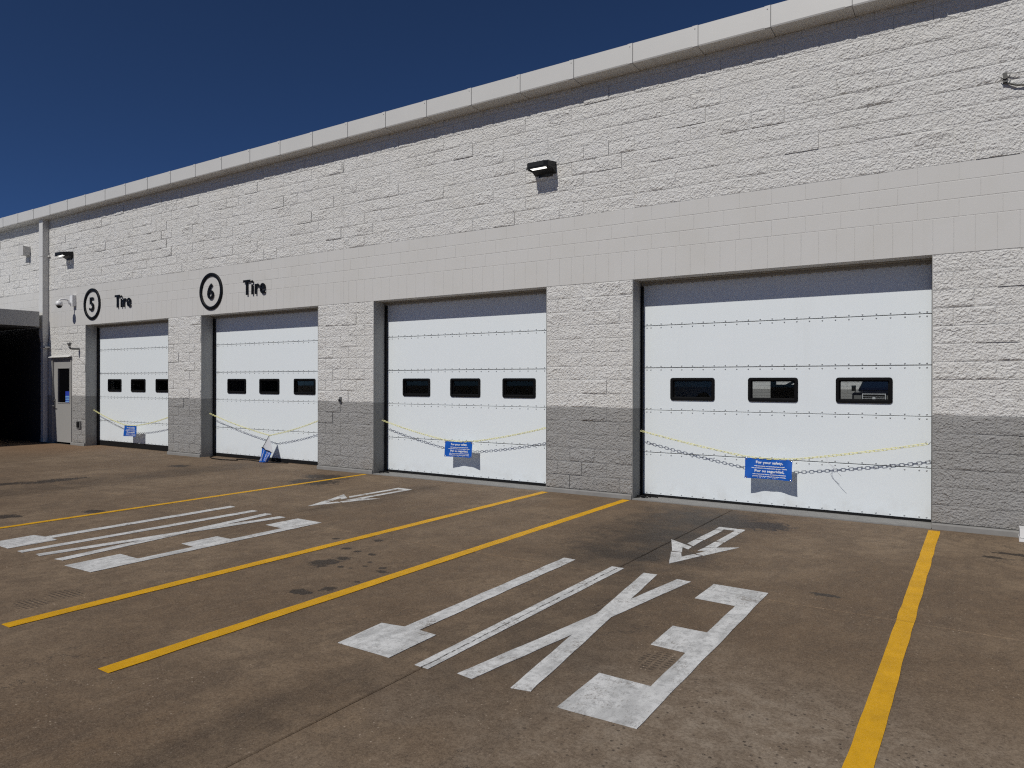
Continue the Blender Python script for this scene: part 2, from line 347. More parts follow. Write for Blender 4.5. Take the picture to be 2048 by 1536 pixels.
# ------------------------------------------------------------------ building
bld = thing('service_garage', (-9, 5, GZ), 'long pale painted block garage with four white roll doors and black bay numbers', 'building')
DOORX0, DOORX1, DOORZ = -21.12, -20.05, 2.235
bw = MB()
bw.box(-34, 8, .002, .25, HEAD, TOP+.03)
px = [-34, DOORX0-.005]; piers = [(-34, DOORX0-.004), (DOORX1+.004, JAMBS[0][0])]+[(JAMBS[k][1], JAMBS[k+1][0]) for k in range(3)]+[(JAMBS[3][1], 8)]
for a, b_ in piers: bw.box(a, b_, .002, .206, .0, HEAD, '+z')
bw.box(DOORX0-.003, DOORX1+.003, .0015, .206, DOORZ+.003, HEAD-.001)
for a, b_ in ((-25, -9.948), (-9.942, 7.9)): bw.box(a, b_, -.0014, .0015, HEAD+.002, BAND-.002)
wall = obj('front_wall', bw, MAT_SMOOTH, bld)
for a, b_ in JAMBS:
    st = MB()
    for s_, e in ((a, 1), (b_, -1)):
        lin = MB(); tr = MB(); rub = MB()
        x0, x1 = sorted((s_-e*.3, s_-e*.004)); tr.box(x0, x1, .216, .288, GZ, HEAD-.002)
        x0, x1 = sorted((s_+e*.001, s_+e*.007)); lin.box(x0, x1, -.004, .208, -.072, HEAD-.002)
        x0, x1 = sorted((s_-e*.1, s_+e*.026)); rub.box(x0, x1, .29, .343, GZ+.012, HEAD-.06)
        obj('shade_toned_reveal', lin, MAT_REVEAL_SHADE, bld); obj('door_track', tr, MAT_TRACK, bld); obj('side_seal', rub, MAT_BLACK, bld)
    st.box(a+.002, b_-.002, .21, .325, HEAD-.012, HEAD-.002); st.box(a+.002, b_-.002, .30, .325, HEAD-.05, HEAD-.013)
    obj('lintel_angle', st, MAT_STEEL, bld); obj('head_seal', MB().box(a, b_, .327, .343, HEAD-.03, HEAD-.002), MAT_BLACK, bld)
for k, (a, b_) in enumerate(piers):
    if b_ < -21.2: continue
    obj('footing', MB().prism([(a, y, z) for y, z in ((-.036, GZ-.1), (-.036, -.022), (-.026, -.006), (.204, -.004), (.204, GZ-.1))], (b_-a, 0, 0)), MAT_CURB, bld)
obj('footing', MB().box(-34, DOORX0-.3, -.012, .206, GZ-.1, -.001), MAT_CURB, bld)
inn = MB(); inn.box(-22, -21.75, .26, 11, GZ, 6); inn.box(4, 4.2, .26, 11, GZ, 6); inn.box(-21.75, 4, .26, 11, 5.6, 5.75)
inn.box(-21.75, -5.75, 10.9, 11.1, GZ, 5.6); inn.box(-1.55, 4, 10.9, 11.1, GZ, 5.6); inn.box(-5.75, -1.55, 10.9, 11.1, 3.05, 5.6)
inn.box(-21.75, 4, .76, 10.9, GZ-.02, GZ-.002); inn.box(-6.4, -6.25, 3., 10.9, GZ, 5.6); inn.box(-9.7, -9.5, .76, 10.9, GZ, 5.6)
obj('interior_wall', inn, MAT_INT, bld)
bay = MB(); bay.box(-6.245, -6.235, .8, 10.85, GZ, 5.5); bay.box(3.95, 3.99, .8, 10.85, GZ, 5.5); bay.box(-6.23, 3.94, .8, 10.85, 5.5, 5.55); bay.box(-6.23, 3.94, .8, 10.85, GZ-.0015, GZ+.004)
obj('added_bounce_lining', bay, plain('pale_bounce_tone', (.4, .4, .39), .8), bld)  # pale panels added to bounce light around this bay
obj('roof', MB().box(-34, 8, .05, 11.3, TOP+.031, TOP+.1), MAT_ROOF, bld)

# --- split-face blocks
def split_mesh(seed):
    rnd = random.Random(seed); nx, nz = 20, 10; b = MB(); W, H = .4004, .1972; o = Vector((seed*7.3, seed*3.1, 0))
    tilt = rnd.uniform(-.012, .012); tz = rnd.uniform(-.010, .012)
    def f(u, v):
        x, z = (u-.5)*W, (v-.5)*H
        e = min(u, 1-u)*W; g = min(v, 1-v)*H; ed = min(1, min(e, g)/.026)**.7
        big = noise.fractal(Vector((x*6, z*8, 0))+o, 1., 2., 3); sm = noise.noise(Vector((x*30, z*38, 2))+o)
        y = -.004-ed*(.0085+.010*big+.009*sm+.006*noise.noise(Vector((x*58, z*64, 4))+o)+(tilt*(u-.5)+tz*(v-.5))*1.3)
        j = .0035 if ed < 1 else .006
        if 0 < u < 1: x += j*noise.noise(Vector((x*40, z*40, 5))+o)
        if 0 < v < 1: z += j*noise.noise(Vector((x*40, z*40, 9))+o)
        return (x, min(y, -.0005), z)
    b.grid(f, nx, nz, smooth=False)
    n = nx+1; rim = list(range(nx))+[nx+n*j for j in range(nz)]+[nz*n+nx-i for i in range(nx)]+[n*(nz-j) for j in range(nz)]
    back = len(b.v); b.v += [(b.v[i][0], .02, b.v[i][2]) for i in rim]; k = len(rim)
    for i in range(k): b.f.append((rim[i], back+i, back+(i+1) % k, rim[(i+1) % k])); b.sm.append(False)
    return b
VAR = [split_mesh(s) for s in range(14)]
VARM = [v.mesh('split_block', MAT_SPLIT) for v in VAR]
CJ = -9.945
def course(x0, x1, phase, unit=.4064):
    """cut a course between two bounds into block spans"""
    cuts = [x0]; k = math.ceil((x0-phase)/unit+1e-6); x = phase+k*unit
    while x < x1-.03:
        if x > x0+.045: cuts.append(x)
        x += unit
    cuts.append(x1)
    return [(cuts[i], cuts[i+1]) for i in range(len(cuts)-1)]
split = []
P0 = -.468
for r in range(10):                                     # above the smooth band
    z = BAND+r*C; ph = P0+(.2032 if r % 2 else 0)
    for a, b_ in ((-26., CJ), (CJ, 7.9)): split += [(p, q, z) for p, q in course(a, b_, ph)]
for r in range(15):
    z = r*C; odd = r % 2
    spans = [(JAMBS[k][1], JAMBS[k+1][0], JAMBS[k][1]) for k in range(3)]+[(P0, 7.9, P0)]
    if z+C <= DOORZ+.01: spans += [(DOORX1+.06, JAMBS[0][0], JAMBS[0][0])]
    else: spans += [(-21.26, JAMBS[0][0], JAMBS[0][0])]
    for a, b_, ph in spans: split += [(p, q, z) for p, q in course(a, b_, ph+(.2032 if odd else 0))]
split.sort(key=lambda t: (t[0] > .5)*1000+math.hypot((t[0]+t[1])/2, 9.49))
rnd = random.Random(3); far = MB()
for i, (a, b_, z) in enumerate(split):
    k = rnd.randrange(len(VAR)); sx = (b_-a-.006)/.4004; rot = rnd.random() < .5; pr_ = rnd.random()
    dy = -.013*rnd.random() if pr_ > .9 else rnd.uniform(-.0015, .0015)
    cx, cz = (a+b_)/2, z+C/2; sy = rnd.choice((.3, .35, .4, .45, .5, .6, .95))
    if i < 300:
        o = link(bpy.data.objects.new('split_block', VARM[k]), wall)
        o.location = Vector((cx, dy, cz))-bld.location; o.scale = (sx, sy, 1); o.rotation_euler = (0, math.pi if rot else 0, 0)
    else:
        sg = -1 if rot else 1; vb = VAR[k]
        far.add([(cx+sg*v[0]*sx, v[1]*sy+dy, cz+sg*v[2]) for v in vb.v], vb.f)
tag(obj('split_block_courses', far, MAT_SPLIT, wall), kind='stuff')
# --- smooth band: three courses over a course of upright lintel blocks
def smooth_mesh(W, H):
    b = MB(); e = .003
    b.add([(-W/2, .012, -H/2), (W/2, .012, -H/2), (W/2, .012, H/2), (-W/2, .012, H/2), (-W/2, -.0012, -H/2), (W/2, -.0012, -H/2), (W/2, -.0012, H/2), (-W/2, -.0012, H/2),
           (-W/2+e, -.0046, -H/2+e), (W/2-e, -.0046, -H/2+e), (W/2-e, -.0046, H/2-e), (-W/2+e, -.0046, H/2-e)],
          [(0, 1, 5, 4), (1, 2, 6, 5), (2, 3, 7, 6), (3, 0, 4, 7), (4, 5, 9, 8), (5, 6, 10, 9), (6, 7, 11, 10), (7, 4, 8, 11), (8, 9, 10, 11)])
    return b
SB = smooth_mesh(.4015, .1972).mesh('smooth_block', MAT_SMOOTH); LB = smooth_mesh(.1995, .4045).mesh('lintel_block', MAT_SMOOTH)
for r in range(3):
    for a0, b0 in ((-25., CJ), (CJ, 7.9)):
        for a, b_ in course(a0, b0, P0+(.2032 if r % 2 == 0 else 0)+.05):
            o = link(bpy.data.objects.new('smooth_block', SB), wall); o.scale = ((b_-a-.0012)/.4015, 1, 1)
            o.location = Vector(((a+b_)/2, rnd.uniform(-.0006, .0006), HEAD+2*C+(r+.5)*C))-bld.location
for a0, b0 in ((-25., CJ), (CJ, 7.9)):
    for a, b_ in course(a0, b0, P0, .2032):
        o = link(bpy.data.objects.new('lintel_block', LB), wall); o.scale = ((b_-a-.0007)/.1995, 1, 1)
        o.location = Vector(((a+b_)/2, rnd.uniform(-.0004, .0004), HEAD+C))-bld.location

# --- coping panels
def coping(x0, L):
    b = MB(); d = .006
    def prof(g): return [(.12, 6.285+g*.4), (-.27-g, 6.272+g*.4), (-.27-g, 6.014-g*2), (-.262, 5.997-g), (-.24, 5.991-g), (-.012, 5.985-g), (-.012, 6.2), (.12, 6.2)]
    for s_, e, g in ((x0, x0+L-.075, 0.), (x0+L-.078, x0+L-.006, d)):
        p = prof(g); b.prism([(s_, y, z) for y, z in p], (e-s_, 0, 0))
    b.cyl((x0+L-.045, -.272-d, 6.235), (x0+L-.045, -.28-d, 6.235), .006, 8)
    return b
cp0 = None
X0 = -2.197-.9215
cm = coping(0, .9215).mesh('coping_panel', MAT_COP)
for k in range(-34, 10):
    o = link(bpy.data.objects.new('coping_panel', cm), bld); o.location = Vector((X0+.9215*k, 0, random.uniform(-.002, .002)))-bld.location

# --- roll doors
DY = .345
PZ = [-.03, .575, 1.19, 1.80, 2.41, 3.02]; GAP = [.085, .028, .006, -.006]
def ring_frame(b, x0, x1, z0, z1, y0, loops, r0):
    """rounded rectangular frame: loops = (inset, y) from outside to inside"""
    rings = []
    for ins, y in loops:
        rr = max(.006, r0-ins*.6); rings.append([(x, y0+y, z) for x, z in rrect(x0+ins, x1-ins, z0+ins, z1-ins, rr, 4)])
    n = len(rings[0]); vs = [p for r in rings for p in r]
    fs = [(i*n+(k+1) % n, i*n+k, (i+1)*n+k, (i+1)*n+(k+1) % n) for i in range(len(rings)-1) for k in range(n)]
    b.add(vs, [f[::-1] for f in fs], False)
def garage_door(a, b_, gap):
    PZ = [-.03+gap, .575, 1.19, 1.80, 2.41, 3.02]
    cx = (a+b_)/2; Wd = b_-a
    wins = [(cx+dx-.318, cx+dx+.318, 1.335, 1.655) for dx in (-1.09, 0, 1.09)]
    # leaf panels
    root = None
    for k in range(5):
        z0, z1 = PZ[k]+.004, PZ[k+1]-.004; m = MB(); x0, x1 = a-.03, b_+.03
        if k == 2:
            xs_ = sorted({x0, x1, *[w_[0]+.03 for w_ in wins], *[w_[1]-.03 for w_ in wins]}); zs_ = [z0, 1.365, 1.625, z1]
            for i in range(len(xs_)-1):
                for j in range(3):
                    if j == 1 and any(w_[0]+.02 < (xs_[i]+xs_[i+1])/2 < w_[1]-.02 for w_ in wins): continue
                    for y, fl in ((DY, False), (DY+.045, True)):
                        q = [(xs_[i], y, zs_[j]), (xs_[i+1], y, zs_[j]), (xs_[i+1], y, zs_[j+1]), (xs_[i], y, zs_[j+1])]
                        m.add(q[::-1] if fl else q, [(0, 1, 2, 3)])
            m.box(x0, x1, DY+.001, DY+.044, z0+.0005, z0+.003); m.box(x0, x1, DY+.001, DY+.044, z1-.003, z1-.0005)
        else:
            e = .004
            m.add([(x0, DY+.045, z0), (x1, DY+.045, z0), (x1, DY+.045, z1), (x0, DY+.045, z1), (x0, DY+e, z0), (x1, DY+e, z0), (x1, DY+e, z1), (x0, DY+e, z1),
                   (x0, DY, z0+e), (x1, DY, z0+e), (x1, DY, z1-e), (x0, DY, z1-e)],
                  [(0, 1, 5, 4), (1, 2, 6, 5), (2, 3, 7, 6), (3, 0, 4, 7), (4, 5, 9, 8), (5, 6, 10, 9), (6, 7, 11, 10), (7, 4, 8, 11), (8, 9, 10, 11), (3, 2, 1, 0)])
        if root is None:
            root = obj('garage_door', m, MAT_DOOR, bld)
        else: obj('door_panel', m, MAT_DOOR, root)
    back = MB()
    for k in range(1, 5): back.box(a-.03, b_+.03, DY+.012, DY+.03, PZ[k]-.006, PZ[k]+.006)
    obj('joint_seal', back, MAT_BLACK, root)
    seal = MB().box(a+.015, b_-.002, DY-.006, DY+.04, -.075, PZ[0]+.001); obj('bottom_seal', seal, MAT_BLACK, root)
    bolts = MB()
    xb = [a+.075, a+.135]
    while xb[-1] < b_-.15: xb.append(xb[-1]+.1545)
    xb += [b_-.075]
    rows = [z+d for z in PZ[1:5] for d in (-.026, .026)]+[PZ[0]+.03, PZ[5]-.03]
    for z in rows:
        for x in xb:
            bolts.lathe([(.0102, -.0005), (.0102, .003), (.008, .008), (.004, .0105), (.0002, .0115)], (x, DY, z), (0, -1, 0), 8)
    tag(obj('bolts', bolts, MAT_BOLT, root), kind='stuff')
    for (x0, x1, z0, z1) in wins:
        f = MB(); ring_frame(f, x0, x1, z0, z1, DY, [(0, .0), (0, -.016), (.008, -.022), (.034, -.022), (.040, -.016), (.040, .012), (.052, .014), (.052, .03)], .035)
        obj('window_frame', f, MAT_FRAME, root)
        obj('window_pane', MB().box(x0+.048, x1-.048, DY+.016, DY+.020, z0+.048, z1-.048), MAT_GLASS, root)
    return root
for (a, b_), gp in zip(JAMBS, GAP): garage_door(a, b_, gp)

# --- steel side door
sd = obj('side_door', MB().box(DOORX0+.05, -20.842, .03, .07, -.03, 2.17).box(-20.22, DOORX1-.05, .03, .07, -.03, 2.17).box(-20.842, -20.22, .03, .07, -.03, 1.03).box(-20.842, -20.22, .03, .07, 1.94, 2.17), MAT_GREYDOOR, bld)
obj('door_frame', MB().box(DOORX0+.002, DOORX0+.048, -.012, .12, GZ, 2.222).box(DOORX1-.048, DOORX1-.002, -.012, .12, GZ, 2.222).box(DOORX0+.049, DOORX1-.049, -.012, .12, 2.175, 2.222), MAT_GREYDOOR, sd)
fr = MB()
for q in ((-20.865, -20.842, 1.005, 1.965), (-20.22, -20.197, 1.005, 1.965), (-20.8419, -20.2201, 1.005, 1.03), (-20.8419, -20.2201, 1.94, 1.965)): fr.box(q[0], q[1], .018, .0299, q[2], q[3])
obj('window_trim', fr, MAT_GREYDOOR, sd)
obj('window_pane', MB().box(-20.84, -20.222, .045, .05, 1.03, 1.94), plain('dark_door_glass', (.004, .004, .005), .1), sd)
obj('notice', MB().box(-20.47, -20.225, .039, .0415, 1.035, 1.33), MAT_STICK, sd)
nb = MB()
for k in range(4): nb.box(-20.46, -20.235, .0365, .0388, 1.05+.045*k, 1.05+.045*k+.022)
obj('notice_lines', nb, MAT_STICK2, sd)
hd = MB().box(-21.03, -20.985, .012, .0299, .86, 1.12).cyl((-21.008, .03, .93), (-21.008, -.05, .93), .012).cyl((-21.02, -.05, .93), (-20.90, -.05, .93), .011).cyl((-21.008, .0119, 1.07), (-21.008, -.004, 1.07), .022)
obj('door_handle', hd, MAT_GALV, sd)
hg = MB()
for z in (.35, 1.12, 1.86): hg.cyl((-20.098, .022, z-.06), (-20.098, .022, z+.06), .012)
obj('hinge', hg, MAT_GALV, sd)
obj('drip_cap', MB().prism([(DOORX0-.02, -.09, 2.235), (DOORX0-.02, -.085, 2.25), (DOORX0-.02, .005, 2.285), (DOORX0-.02, .005, 2.235)], (DOORX1-DOORX0+.04, 0, 0)), MAT_SPOUT, sd)

# --- canopy bay at the far end
can = obj('canopy', MB().box(-27, -21.27, -7, -.25, 3.07, 3.475), MAT_CANOPY, bld)
obj('added_bay_screens', MB().box(-27, -26.8, -7, -.001, GZ, 3.06).box(-26.8, -21.4, -7, -6.8, GZ, 3.06).box(-21.6, -21.4, -6.8, -1.25, GZ, 3.06).box(-26.8, -21.75, -.06, -.014, GZ, 3.06), MAT_BAY_SHADE, can)  # added walls enclose the bay to keep light out; dark sheet lines the back
obj('canopy_ceiling', MB().box(-26.8, -21.4, -6.8, -.3, 3.03, 3.062), MAT_BAY_SHADE, can)

# ------------------------------------------------------------------ things on the wall
dsp = thing('downspout', (-21.385, -.09, GZ), 'tall square cream downspout running down the block wall beside the side door', 'downspout')
obj('upper_pipe', MB().box(-21.49, -21.28, -.165, -.012, 2.86, 6.0), MAT_SPOUT, dsp)
shoe = MB(); a = [(-21.49, -.165), (-21.28, -.165), (-21.28, -.012), (-21.49, -.012)]; b2 = [(-21.45, -.135), (-21.32, -.135), (-21.32, -.02), (-21.45, -.02)]
shoe.add([(x, y, 2.858) for x, y in a]+[(x, y, 2.66) for x, y in b2], [(0, 1, 5, 4), (1, 2, 6, 5), (2, 3, 7, 6), (3, 0, 4, 7), (3, 2, 1, 0), (4, 5, 6, 7)][:6])
obj('reducer', shoe, MAT_SPOUT, dsp)
obj('lower_pipe', MB().box(-21.45, -21.32, -.135, -.02, GZ+.02, 2.658), MAT_SPOUT, dsp)
stp = MB()
for z in (4.98, 2.5): stp.box(-21.50 if z > 3 else -21.46, -21.19, -.175 if z > 3 else -.143, -.03, z, z+.035) if z < 3 else stp.box(-21.497, -21.273, -.172, -.03, z, z+.035).box(-21.272, -21.19, -.045, -.03, z, z+.035)
obj('strap', stp, MAT_SPOUT, dsp)

def wall_lamp(x0, x1, zs, label):
    t = thing('wall_lamp', ((x0+x1)/2, 0, 4.83+zs), label, 'wall lamp', 'black led lamps on the wall')
    D = .31
    def Pf(x, y, z): return (x, y, z+zs)
    b = MB(); i = .035; z0f, z1f, z1b, z0b = 4.815, 4.885, 4.935, 4.755
    # wedge housing: thin front, thick back, clipped front corners
    o = [(x0, -.012), (x0, -D+.05), (x0+.05, -D), (x1-.05, -D), (x1, -D+.05), (x1, -.012)]
    zt = lambda y: z1f+(z1b-z1f)*(y+D)/D; zb = lambda y: z0f+(z0b-z0f)*max(0, (y+.13)/.118)
    n = len(o)
    o2 = [(x0, -.012), (x0, -.13), (x0, -D+.05), (x0+.05, -D), (x1-.05, -D), (x1, -D+.05), (x1, -.13), (x1, -.012)]; n = len(o2)
    top = [Pf(x, y, zt(y)) for x, y in o2]; bot = [Pf(x, y, zb(y)) for x, y in o2]
    b.add(top+bot, [tuple(range(n-1, -1, -1))]+[(k, (k+1) % n, n+(k+1) % n, n+k) for k in range(n)]+[(n+0, n+7, n+6, n+1)[::-1], (n+1, n+2, n+3, n+4, n+5, n+6)[::1]])
    obj('housing', b, MAT_LAMP, t)
    lip = MB()
    lip.box(x0+.012, x1-.012, -D+.008, -D+.022, z0f-.022+zs, z0f-.001+zs).box(x0+.008, x0+.02, -D+.06, -.14, z0f-.022+zs, z0f-.001+zs).box(x1-.02, x1-.008, -D+.06, -.14, z0f-.022+zs, z0f-.001+zs)
    obj('lens_rim', lip, MAT_LAMP, t)
    led = MB()
    for k in range(4):
        xa = x0+.06+k*(x1-x0-.12)/4; led.box(xa, xa+(x1-x0-.12)/4-.006, -D+.045, -D+.125, z0f-.014+zs, z0f-.0012+zs)
    obj('led_lens', led, MAT_LED, t)
    obj('mount_plate', MB().box(x0+.07, x1-.07, -.03, .0, 4.73+zs, 4.90+zs), MAT_LAMP, t)
wall_lamp(-5.77, -5.40, 0, 'black flat LED lamp lit on the wall above the gap between two right doors')
wall_lamp(-20.33, -19.96, .07, 'black flat LED lamp lit on the wall beside the tall cream downspout')

def sign_text(ch, size, offset, ext, x, z, y, sx=1.):
    vs, fs = text_mesh(ch, size, offset, ext); b = MB()
    b.add([(x+v.x*sx, y-v.z, z+v.y) for v in vs], fs); return b, max((v.x for v in vs), default=0)*sx
def number_sign(cx, cz, num, label):
    t = thing('bay_number_sign', (cx, -.03, cz), label, 'bay number sign', 'round bay number signs')
    b = MB(); N = 48
    prof = [(.402, -.012), (.402, .022), (.396, .028), (.336, .028), (.330, .022), (.330, -.012), (.402, -.012)]
    b.lathe([(r, h) for r, h in prof][::-1], (cx, -.008, cz), (0, -1, 0), N); obj('ring', b, MAT_SIGN, t)
    vs, fs = text_mesh(num, .44, .004, .010, 'CENTER')
    mx = [min(v.y for v in vs), max(v.y for v in vs)]; hx = (min(v.x for v in vs)+max(v.x for v in vs))/2
    s = .34/(mx[1]-mx[0]); d = MB()
    d.add([(cx+(v.x-hx)*s*1.02, -.032-v.z, cz+(v.y-sum(mx)/2)*s) for v in vs], fs); obj('numeral', d, MAT_SIGN, t)
def word_sign(x0, x1, z0, z1, label):
    t = thing('bay_word_sign', ((x0+x1)/2, -.03, z0), label, 'word sign', 'black Tire lettering')
    whole, _ = text_mesh('Tire', 1., .012, .0, space=1.14); xa = min(v.x for v in whole); xb = max(v.x for v in whole); za = min(v.y for v in whole); zb = max(v.y for v in whole)
    sx = (x1-x0)/(xb-xa); sz = (z1-z0)/(zb-za)
    # per-letter meshes: split the word's mesh in connected columns
    vs, fs = text_mesh('Tire', 1., .012, .03, space=1.14)
    par = list(range(len(vs)))
    def find(i):
        while par[i] != i: par[i] = par[par[i]]; i = par[i]
        return i
    for f in fs:
        for k in f[1:]: par[find(k)] = find(f[0])
    groups = {}
    for f in fs: groups.setdefault(find(f[0]), []).append(f)
    gl = []
    for r, g in groups.items():
        xs_ = [vs[i].x for f in g for i in f]; gl.append([min(xs_), max(xs_), g])
    gl.sort(key=lambda q: q[0]); merged = []
    for q in gl:
        if merged and q[1]-q[0] < .25 and merged[-1][1]-merged[-1][0] < .25 and abs(q[0]-merged[-1][0]) < .08: merged[-1][2] += q[2]; merged[-1][1] = max(q[1], merged[-1][1])
        else: merged.append(q)
    for q in merged:
        ids = sorted({i for f in q[2] for i in f}); mp = {i: k for k, i in enumerate(ids)}; b = MB()
        b.add([(x0+(vs[i].x-xa)*sx, -.035-vs[i].z*.3, z0+(vs[i].y-za)*sz) for i in ids], [tuple(mp[i] for i in f) for f in q[2]])
        obj('letter', b, MAT_SIGN, t)
number_sign(-13.995, 3.55, '6', 'round black ring sign with number 6 over the second door from the left')
number_sign(-18.985, 3.565, '5', 'round black ring sign with number 5 over the leftmost garage door')
word_sign(-12.86, -12.165, 3.385, 3.70, 'black raised word Tire above the second garage door from the left')
word_sign(-17.86, -17.155, 3.40, 3.715, 'black raised word Tire above the leftmost garage door by the downspout')

t = thing('security_camera', (-19.88, 0, 3.7), 'white dome security camera on a curved arm beside the ring with number 5', 'camera')
obj('wall_box', MB().box(-19.95, -19.81, -.10, -.008, 3.56, 3.84), MAT_WHITE, t)
arm = [(-19.88, -.10, 3.62)]+[(-19.88-.03*k/8, -.10-.16*math.sin(k/8*math.pi/2)-.0, 3.62+.11*(1-math.cos(k/8*math.pi/2))) for k in range(1, 9)]
arm = [(-19.88, -.10, 3.60), (-19.885, -.14, 3.62), (-19.89, -.155, 3.68), (-19.90, -.18, 3.715), (-19.92, -.25, 3.725), (-19.94, -.32, 3.715), (-19.95, -.35, 3.69), (-19.95, -.355, 3.65)]
obj('arm', MB().tube(arm, .022, 10), MAT_WHITE, t)
obj('housing', MB().lathe([(.001, .1), (.045, .098), (.075, .07), (.085, .03), (.085, -.02), (.06, -.024)], (-19.95, -.355, 3.575), seg=20), MAT_WHITE, t)
obj('dome', MB().lathe([(.066, -.02), (.062, -.05), (.045, -.075), (.02, -.088), (.001, -.09)], (-19.95, -.355, 3.575), seg=20), MAT_BLACK, t)

t = thing('hose_bracket', (-19.65, 0, 2.44), 'dark bent pipe bracket on the block wall above the grey side door', 'bracket')
obj('arm', MB().tube([(-19.65, .0, 2.44), (-19.655, -.15, 2.435), (-19.66, -.21, 2.44), (-19.665, -.235, 2.47), (-19.668, -.24, 2.52)], .026, 10), MAT_GALV, t)
obj('cup', MB().lathe([(.028, 0), (.05, .05), (.052, .085), (.044, .085), (.03, .03)], (-19.668, -.24, 2.51), seg=14), MAT_GALV, t)
t = thing('outlet_box', (-19.63, 0, .46), 'small grey outlet box with open black cover low on the far left pier', 'outlet box')
obj('plate', MB().box(-19.73, -19.54, -.035, -.012, .36, .56), MAT_GALV, t); obj('socket', MB().box(-19.70, -19.60, -.055, -.036, .41, .54), MAT_BLACK, t)
t = thing('key_switch', (-10.01, 0, 1.257), 'tiny dark switch box on the pier between the second and third doors', 'switch')
obj('plate', MB().box(-10.035, -9.985, -.035, -.012, 1.20, 1.31), MAT_GALV, t); obj('button', MB().cyl((-10.01, -.05, 1.25), (-10.01, -.06, 1.25), .022), MAT_BLACK, t)
t = thing('junction_box', (-22.5, 0, 5.25), 'pale square box mounted high on the wall left of the downspout', 'wall box')
obj('box_body', MB().box(-22.62, -22.36, -.18, -.008, 5.13, 5.37), MAT_BEIGE, t); obj('cover', MB().box(-22.635, -22.345, -.195, -.181, 5.115, 5.385), MAT_BEIGE, t)
t = thing('cable_clamp', (.2, 0, 4.9), 'dark clamp with cable and thin wire high on the wall at the right edge', 'cable clamp')
obj('clamp', MB().box(.185, .225, -.06, -.015, 4.845, 4.95).tube([(.165, -.05, 4.905), (.18, -.065, 4.885), (.205, -.07, 4.878), (.235, -.065, 4.89), (.25, -.05, 4.915)], .006, 6), MAT_HOOK, t)
obj('cable', MB().tube([(.205, -.04, 4.85), (.24, -.04, 4.83), (.30, -.04, 4.80), (.38, -.04, 4.785), (.5, -.04, 4.80), (.7, -.04, 4.86), (.9, -.03, 4.95)], .011, 8), MAT_HOOK, t)
obj('wire', MB().tube([(.215, -.05, 4.945), (.3, -.05, 4.925), (.4, -.05, 4.925), (.7, -.05, 4.97), (.9, -.03, 5.03)], .0035, 6), MAT_HOOK, t)

# ------------------------------------------------------------------ safety chains and banners
def chain_mesh(path, pitch=.047):
    b = MB(); pts = [Vector(p) for p in path]; seg = [(pts[i+1]-pts[i]).length for i in range(len(pts)-1)]; L = sum(seg); n = max(2, int(L/pitch))
    def at(s):
        for i, l in enumerate(seg):
            if s <= l or i == len(seg)-1: return pts[i]+(pts[i+1]-pts[i])*(s/l)
            s -= l
    for k in range(n):
        c = at((k+.5)*L/n); d = (at(min(L, (k+.9)*L/n))-at(max(0, (k+.1)*L/n))).normalized()
        u = Vector((0, -1, 0)).cross(d).normalized(); v = d.cross(u); a = math.radians(35 if k % 2 else -50)+random.uniform(-.25, .25); q = u*math.cos(a)+v*math.sin(a)
        ring = []
        for j in range(10):
            t_ = 2*math.pi*j/10; cx = .018 if math.cos(t_) > 0 else -.018
            ring.append(c+d*(cx+.0125*math.cos(t_))+q*.0125*math.sin(t_))
        b.tube(ring, .0036, 5, closed=True)
    return b
def para(p, q, sag, n=24):
    p, q = Vector(p), Vector(q); return [p+(q-p)*(i/n)-Vector((0, 0, sag*4*(i/n)*(1-i/n))) for i in range(n+1)]
WORDS = ['leftmost garage door', 'second garage door from the left', 'third garage door from the left', 'largest rightmost garage door']
LINES = [('For your safety,', .046, .062, True), ('only associates and authorized personnel', .0195, .103, False), ('are permitted in the automotive garage. Thanks.', .0195, .131, False),
         ('Por su seguridad,', .046, .178, True), ('solo el personal de los asociados autorizados', .0195, .213, False), ('pueden estar en el sitio de los autos. Gracias.', .0195, .240, False)]
def banner_text(u0, W, H, fn):
    b = MB()
    for s, size, v, bold in LINES:
        vs, fs = text_mesh(s, size, .0016 if bold else .0009, 0, 'CENTER')
        wmax = max(x.x for x in vs)-min(x.x for x in vs); k = min(1.18, .50/wmax)
        b.add([fn((.5*W+x.x*k+.012)/W, (v-x.y)/H) for x in vs], fs)
    # small flourish printed along the foot
    for k in range(9):
        u = .26+.052*k+random.uniform(-.01, .01); w_ = random.uniform(.012, .03); v = .94+.02*math.sin(k*2.1)
        b.add([fn(u, v), fn(u+w_, v), fn(u+w_, v-.022), fn(u, v-.022)], [(0, 1, 2, 3)])
    return b
